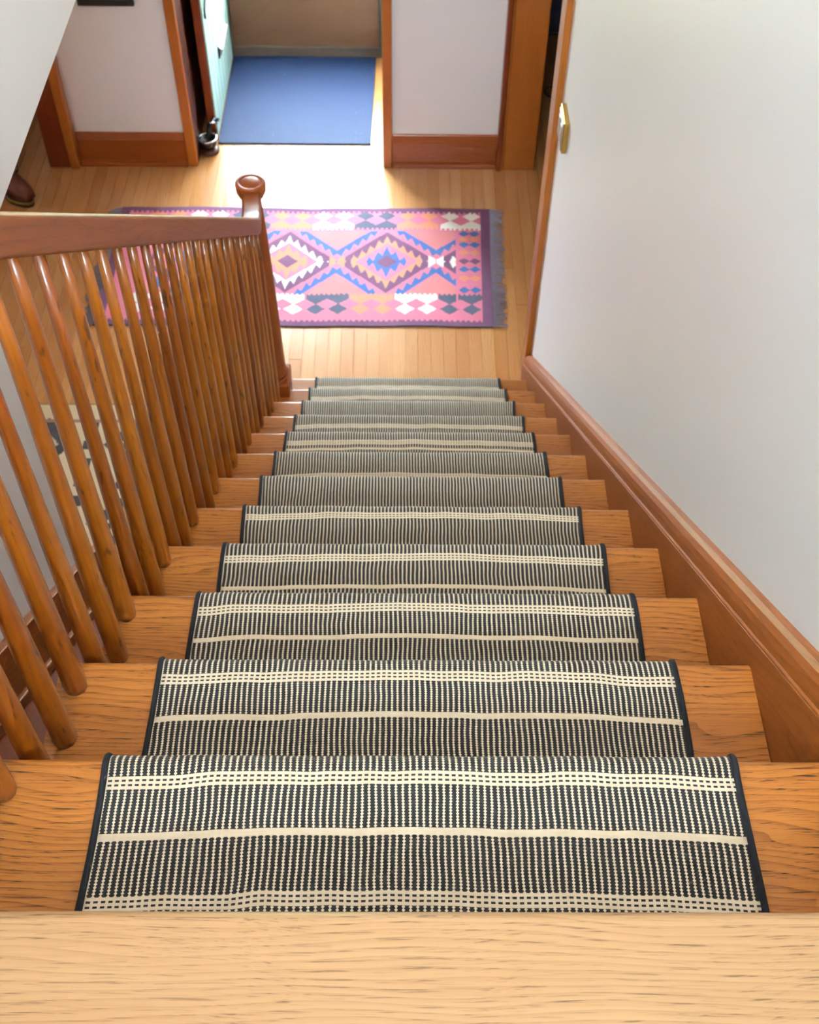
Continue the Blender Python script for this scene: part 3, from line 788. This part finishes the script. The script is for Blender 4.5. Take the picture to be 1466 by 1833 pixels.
# ---- second rug, seen between the balusters
QX0, QX1, QY0, QY1 = -2.05, -1.10, 1.30, 3.055
nx2, ny2 = 160, 290
g1, g2 = np.meshgrid(QX0 + (np.arange(nx2) + .5) * (QX1 - QX0) / nx2, QY0 + (np.arange(ny2) + .5) * (QY1 - QY0) / ny2)
img = np.empty((ny2, nx2, 3)); img[:] = np.array(srgb(206, 184, 148)[:3])
BLK = np.array(srgb(38, 38, 42)[:3])
px = (g1 - QX0) % 0.38 - 0.19; py = (g2 - QY0 - 0.06) % 0.42 - 0.21
dd = np.abs(px) / 0.13 + np.abs(py) / 0.15
stepd = np.floor(dd * 6) / 6
put((stepd < 0.9) & (stepd >= 0.5), BLK); put(stepd < 0.18, BLK)
put((np.abs(px) > 0.165) & (((g2 / 0.05).astype(int) % 2) == 0), BLK)
put((g1 > QX1 - 0.05) & (g1 < QX1 - 0.03) & (((g2 / 0.035).astype(int) % 2) == 0), BLK)
put(g2 > QY1 - 0.06, np.array(srgb(206, 184, 148)[:3]))
put((g2 > QY1 - 0.10) & (g2 < QY1 - 0.085), np.array(srgb(150, 104, 74)[:3]))
r2 = thing('flatweave_rug', (-1.575, 2.2, 0), 'beige flatweave rug with black stepped motifs glimpsed between the balusters', 'rug')
xs = np.linspace(QX0, QX1, nx2 + 1); ys = np.linspace(QY0, QY1, ny2 + 1); VX, VY = np.meshgrid(xs, ys)
co = np.stack([VX + 1.575, VY - 2.2, 0.005 + 0 * VX], -1).reshape(-1, 3); m2 = nx2 + 1
I, J = np.meshgrid(np.arange(ny2), np.arange(nx2), indexing='ij')
quad = np.stack([I * m2 + J, I * m2 + J + 1, (I + 1) * m2 + J + 1, (I + 1) * m2 + J], -1).reshape(-1, 4)
me = bpy.data.meshes.new('weave'); me.from_pydata(co.tolist(), [], quad.tolist())
at = me.attributes.new('dye', 'FLOAT_COLOR', 'FACE')
at.data.foreach_set('color', np.concatenate([img.reshape(-1, 3), np.ones((nx2 * ny2, 1))], 1).astype(np.float32).ravel())
wo = link('weave', me, 'kilim', r2, (-1.575, 2.2, 0))
sm = wo.modifiers.new('thickness', 'SOLIDIFY'); sm.thickness = 0.0045; sm.offset = -1
prism('edge_cord', [(QX0, QY1 + 0.0005), (QX1, QY1 + 0.0005), (QX1, QY1 + 0.008), (QX0, QY1 + 0.008)], 'Z', 0.0005, 0.006, 'sole_ochre', r2)

# ---- door mat
mt = thing('door_mat', (-0.57, 5.43, 0), 'navy blue woven door mat inside the open front door', 'mat')
prism('mat_field', [(-0.968, 5.004), (-0.178, 5.004), (-0.166, 5.850), (-0.968, 5.850)], 'Z', 0.0005, 0.008, 'mat', mt, 0.001)
for a, b in (((-0.978, 4.992), (-0.168, 4.992)), ((-0.168, 4.992), (-0.156, 5.860)), ((-0.156, 5.860), (-0.978, 5.860)), ((-0.978, 5.860), (-0.978, 4.992))):
    va, vb = Vector(a), Vector(b); n_ = Vector((-(vb - va).y, (vb - va).x)).normalized() * 0.012
    prism('edge_binding', [tuple(va), tuple(vb), tuple(vb + n_), tuple(va + n_)], 'Z', 0.0005, 0.0085, 'mat', mt)

# ================================================================== SMALL THINGS
# boots at the left, half hidden by the header wall
def boot(loc, rz, label, lean=0.0):
    b = thing('boot', (0, 0, 0), label, 'boot', 'brown leather boots by the left doorway')
    def outline(k, grow=0.0):
        pts = []
        for i in range(20):
            a = 2 * math.pi * i / 20
            yv = math.sin(a); xv = math.cos(a)
            w = (0.047 if yv > 0.1 else 0.038 if yv < -0.3 else 0.040) + grow
            pts.append((xv * w + (0.006 if yv > 0 else 0), yv * (0.140 + grow) + 0.0))
        return pts
    def slab(nm, z0, z1, g0, g1, mat):
        loft(nm, [[(x_, y_2, z0) for x_, y_2 in outline(0, g0)], [(x_, y_2, z1) for x_, y_2 in outline(0, g1)]], mat, b, (0, 0, 0), False)
    slab('outsole', 0.0, 0.016, 0.003, 0.006, 'sole_black'); slab('welt', 0.0162, 0.026, 0.005, 0.005, 'sole_ochre'); slab('midsole', 0.0262, 0.034, 0.003, 0.002, 'sole_black')
    rings = []
    for t_ in np.linspace(0, 1, 15):                      # heel to toe
        y = -0.136 + 0.272 * t_
        w = 0.036 + 0.010 * math.sin(min(t_ * 1.25, 1) * math.pi * 0.75); w *= (0.62 + 0.38 * min(1, (1 - t_) * 6)) * (0.75 + 0.25 * min(1, t_ * 8))
        h = 0.115 - 0.055 * max(0, (t_ - 0.35) / 0.65) ** 0.8 if t_ > 0.35 else 0.115
        if t_ > 0.9: h -= (t_ - 0.9) * 0.22
        rings.append([(w * math.cos(a), y, 0.034 + h * max(0, math.sin(a)) ** 0.8 if math.sin(a) > 0 else 0.034) for a in [2 * math.pi * i / 16 for i in range(16)]])
    up = loft('upper', rings, 'leather', b, (0, 0, 0))
    sh = []
    for z, rx, ry, yo in ((0.10, 0.036, 0.058, -0.075), (0.15, 0.038, 0.052, -0.082), (0.20, 0.042, 0.054, -0.084), (0.235, 0.044, 0.056, -0.084), (0.235, 0.040, 0.052, -0.084), (0.17, 0.034, 0.046, -0.084)):
        sh.append([(rx * math.cos(2 * math.pi * i / 16), yo + ry * math.sin(2 * math.pi * i / 16), z) for i in range(16)])
    loft('shaft', sh, 'leather', b, (0, 0, 0), cap=False)
    for k in range(5):
        z = 0.128 + k * 0.022; y = 0.006 - k * 0.008
        tube('lace', [(-0.026, y - 0.02, z), (0, y + 0.006, z + 0.004), (0.026, y - 0.02, z)], 0.0035, 'lace', b, 6)
    b.location = loc; b.rotation_euler = (0, 0, rz); b.scale = (1.12, 1.08, 1.15)
    return b
boot((-1.965, 4.535, 0.0), math.radians(-128), 'brown leather boot with ochre welt, the nearer one behind the handrail')
boot((-2.12, 4.80, 0.0), math.radians(-118), 'brown leather boot, the farther one beside the left casing')

# door stop at the foot of the open door
ds = thing('doorstop', (-1.018, 4.925, 0), 'dark metal doorstop with a bright ring at the foot of the teal door', 'doorstop')
lathe('base', [(0.040, 0.0), (0.042, 0.006), (0.040, 0.014), (0.030, 0.020)], (-1.018, 4.925, 0.0), 'jamb_dark', ds, 20)
lathe('cup', [(0.026, 0.020), (0.033, 0.030), (0.036, 0.048), (0.034, 0.060), (0.028, 0.062), (0.026, 0.050), (0.004, 0.046)], (-1.018, 4.925, 0.0), 'iron', ds, 20)
ringp = [(-1.018 + 0.036 * math.cos(a), 4.925 + 0.036 * math.sin(a), 0.061) for a in [2 * math.pi * i / 24 for i in range(24)]]
tube('rim', ringp, 0.005, 'steel', ds, 8, closed=True)
tube('arm', [(-1.018, 4.95, 0.05), (-1.012, 4.985, 0.085), (-0.998, 5.01, 0.092), (-0.985, 5.03, 0.078)], [0.012, 0.011, 0.009, 0.007], 'iron', ds)
tube('arm_glint', [(-1.012, 4.968, 0.102), (-0.998, 4.975, 0.098), (-0.984, 4.985, 0.090)], 0.005, 'steel', ds)  # silver highlight along the arm, modelled as a steel strip

ds.scale = (1.3, 1.3, 1.3)
# picture
pf = thing('picture_frame', (-1.378, 4.805, 0.852), 'black picture frame hanging on the shaded left pier', 'picture')
for a in ((-1.508, -1.480, 0.852, 1.30), (-1.276, -1.248, 0.852, 1.30), (-1.480, -1.276, 0.852, 0.880), (-1.480, -1.276, 1.272, 1.30)):
    box('frame_bar', a[0], a[1], 4.798, 4.8195, a[2], a[3], 'black', pf, 0.002)
box('print', -1.480, -1.276, 4.812, 4.8195, 0.880, 1.272, 'paper', pf)

# switch plate
sw = thing('switch_plate', (0.548, 3.04, 1.298), 'brass framed light switch plate on the end of the right wall', 'switch')
box('back_box', 0.532, 0.5498, 2.980, 3.105, 1.298, 1.412, 'brass', sw, 0.002)
box('face', 0.528, 0.5318, 2.988, 3.097, 1.306, 1.404, 'plate', sw, 0.001)
for yv in (3.015, 3.07): box('rocker', 0.5262, 0.5279, yv - 0.014, yv + 0.014, 1.325, 1.386, 'plate', sw, 0.0006)

# navy sofa in the right room
sf = thing('sofa', (1.55, 6.4, 0), 'dark navy upholstered sofa beyond the right doorway', 'sofa')
SX0, SX1, SY0, SY1 = 0.72, 2.5, 5.98, 6.80
box('base', SX0, SX1, SY0 + 0.02, SY1, 0.07, 0.22, 'navy', sf, 0.015, 2)
for i in range(2):
    w = (SX1 - SX0 - 0.04) / 2
    c = box('seat_cushion', SX0 + 0.02 + i * w, SX0 + 0.02 + (i + 1) * w - 0.006, SY0, SY1 - 0.2, 0.2205, 0.42, 'navy', sf, 0.03, 3)
    tube('piping', [(SX0 + 0.04 + i * w, SY0 - 0.002, 0.395), (SX0 + (i + 1) * w - 0.01, SY0 - 0.002, 0.395)], 0.006, 'piping', c)
box('backrest', SX0, SX1, SY1 - 0.2, SY1, 0.2205, 0.85, 'navy', sf, 0.03, 3)
tube('base_piping', [(SX0 + 0.01, SY0 + 0.018, 0.09), (SX1 - 0.01, SY0 + 0.018, 0.09)], 0.006, 'piping', sf)
for a, b in ((SX0 + 0.08, SY0 + 0.1), (SX1 - 0.08, SY0 + 0.1), (SX0 + 0.08, SY1 - 0.08), (SX1 - 0.08, SY1 - 0.08)):
    lathe('leg', [(0.018, 0.0), (0.024, 0.07)], (a, b, 0.0), 'trim_z_dark', sf, 10)
cp = []
for i in range(40):
    t_ = i / 39; a = t_ * 9.5
    cp.append((0.86 + (0.10 - 0.05 * t_) * math.cos(a) + 0.06 * t_, 5.46 + 0.12 * t_ + (0.09 - 0.03 * t_) * math.sin(a), 0.006 + 0.010 * t_ + 0.002 * math.sin(a * 3)))
tag(tube('cord', cp, 0.005, 'rubber', None, 6), 'black cord coiled on the floor of the right room', 'cord')

# ceiling lamp over the stairwell (warm bulb)
lp = thing('ceiling_lamp', (-0.05, 1.9, TOP), 'flush glass ceiling lamp over the stairwell', 'lamp')
lathe('canopy', [(0.08, -0.03), (0.085, -0.01), (0.08, -0.0005)], (-0.05, 1.9, TOP), 'brass', lp, 24)
k = NT_('lamp_glow'); em = k.n('ShaderNodeEmission'); em.inputs[0].default_value = (1.0, 0.86, 0.68, 1); em.inputs[1].default_value = 12.0
k.l(em.outputs[0], k.out.inputs[0]); M['glow'] = k.m
lathe('shade', [(0.078, -0.031), (0.15, -0.045), (0.165, -0.075), (0.14, -0.11), (0.08, -0.13), (0.005, -0.137)], (-0.05, 1.9, TOP), 'glow', lp, 24)
ll = bpy.data.lights.new('bulb', 'POINT'); ll.energy = 14; ll.color = (1.0, 0.76, 0.48); ll.shadow_soft_size = 0.12
lo = bpy.data.objects.new('bulb', ll); COL.objects.link(lo); lo.parent = lp; lo.location = (0, 0, -0.28)

hl = thing('ceiling_lamp', (-2.1, 2.6, CEIL), 'small round glass ceiling lamp in the left part of the hall', 'lamp')
lathe('canopy', [(0.06, -0.025), (0.065, -0.01), (0.06, -0.0005)], (-2.1, 2.6, CEIL), 'brass', hl, 24)
lathe('shade', [(0.058, -0.026), (0.10, -0.04), (0.11, -0.065), (0.09, -0.09), (0.005, -0.105)], (-2.1, 2.6, CEIL), 'glow', hl, 24)
l2 = bpy.data.lights.new('bulb', 'POINT'); l2.energy = 9; l2.color = (1.0, 0.72, 0.44); l2.shadow_soft_size = 0.1
lo2 = bpy.data.objects.new('bulb', l2); COL.objects.link(lo2); lo2.parent = hl; lo2.location = (0, 0, -0.22)

for o in bpy.data.objects:
    if 'at' in o: del o['at']
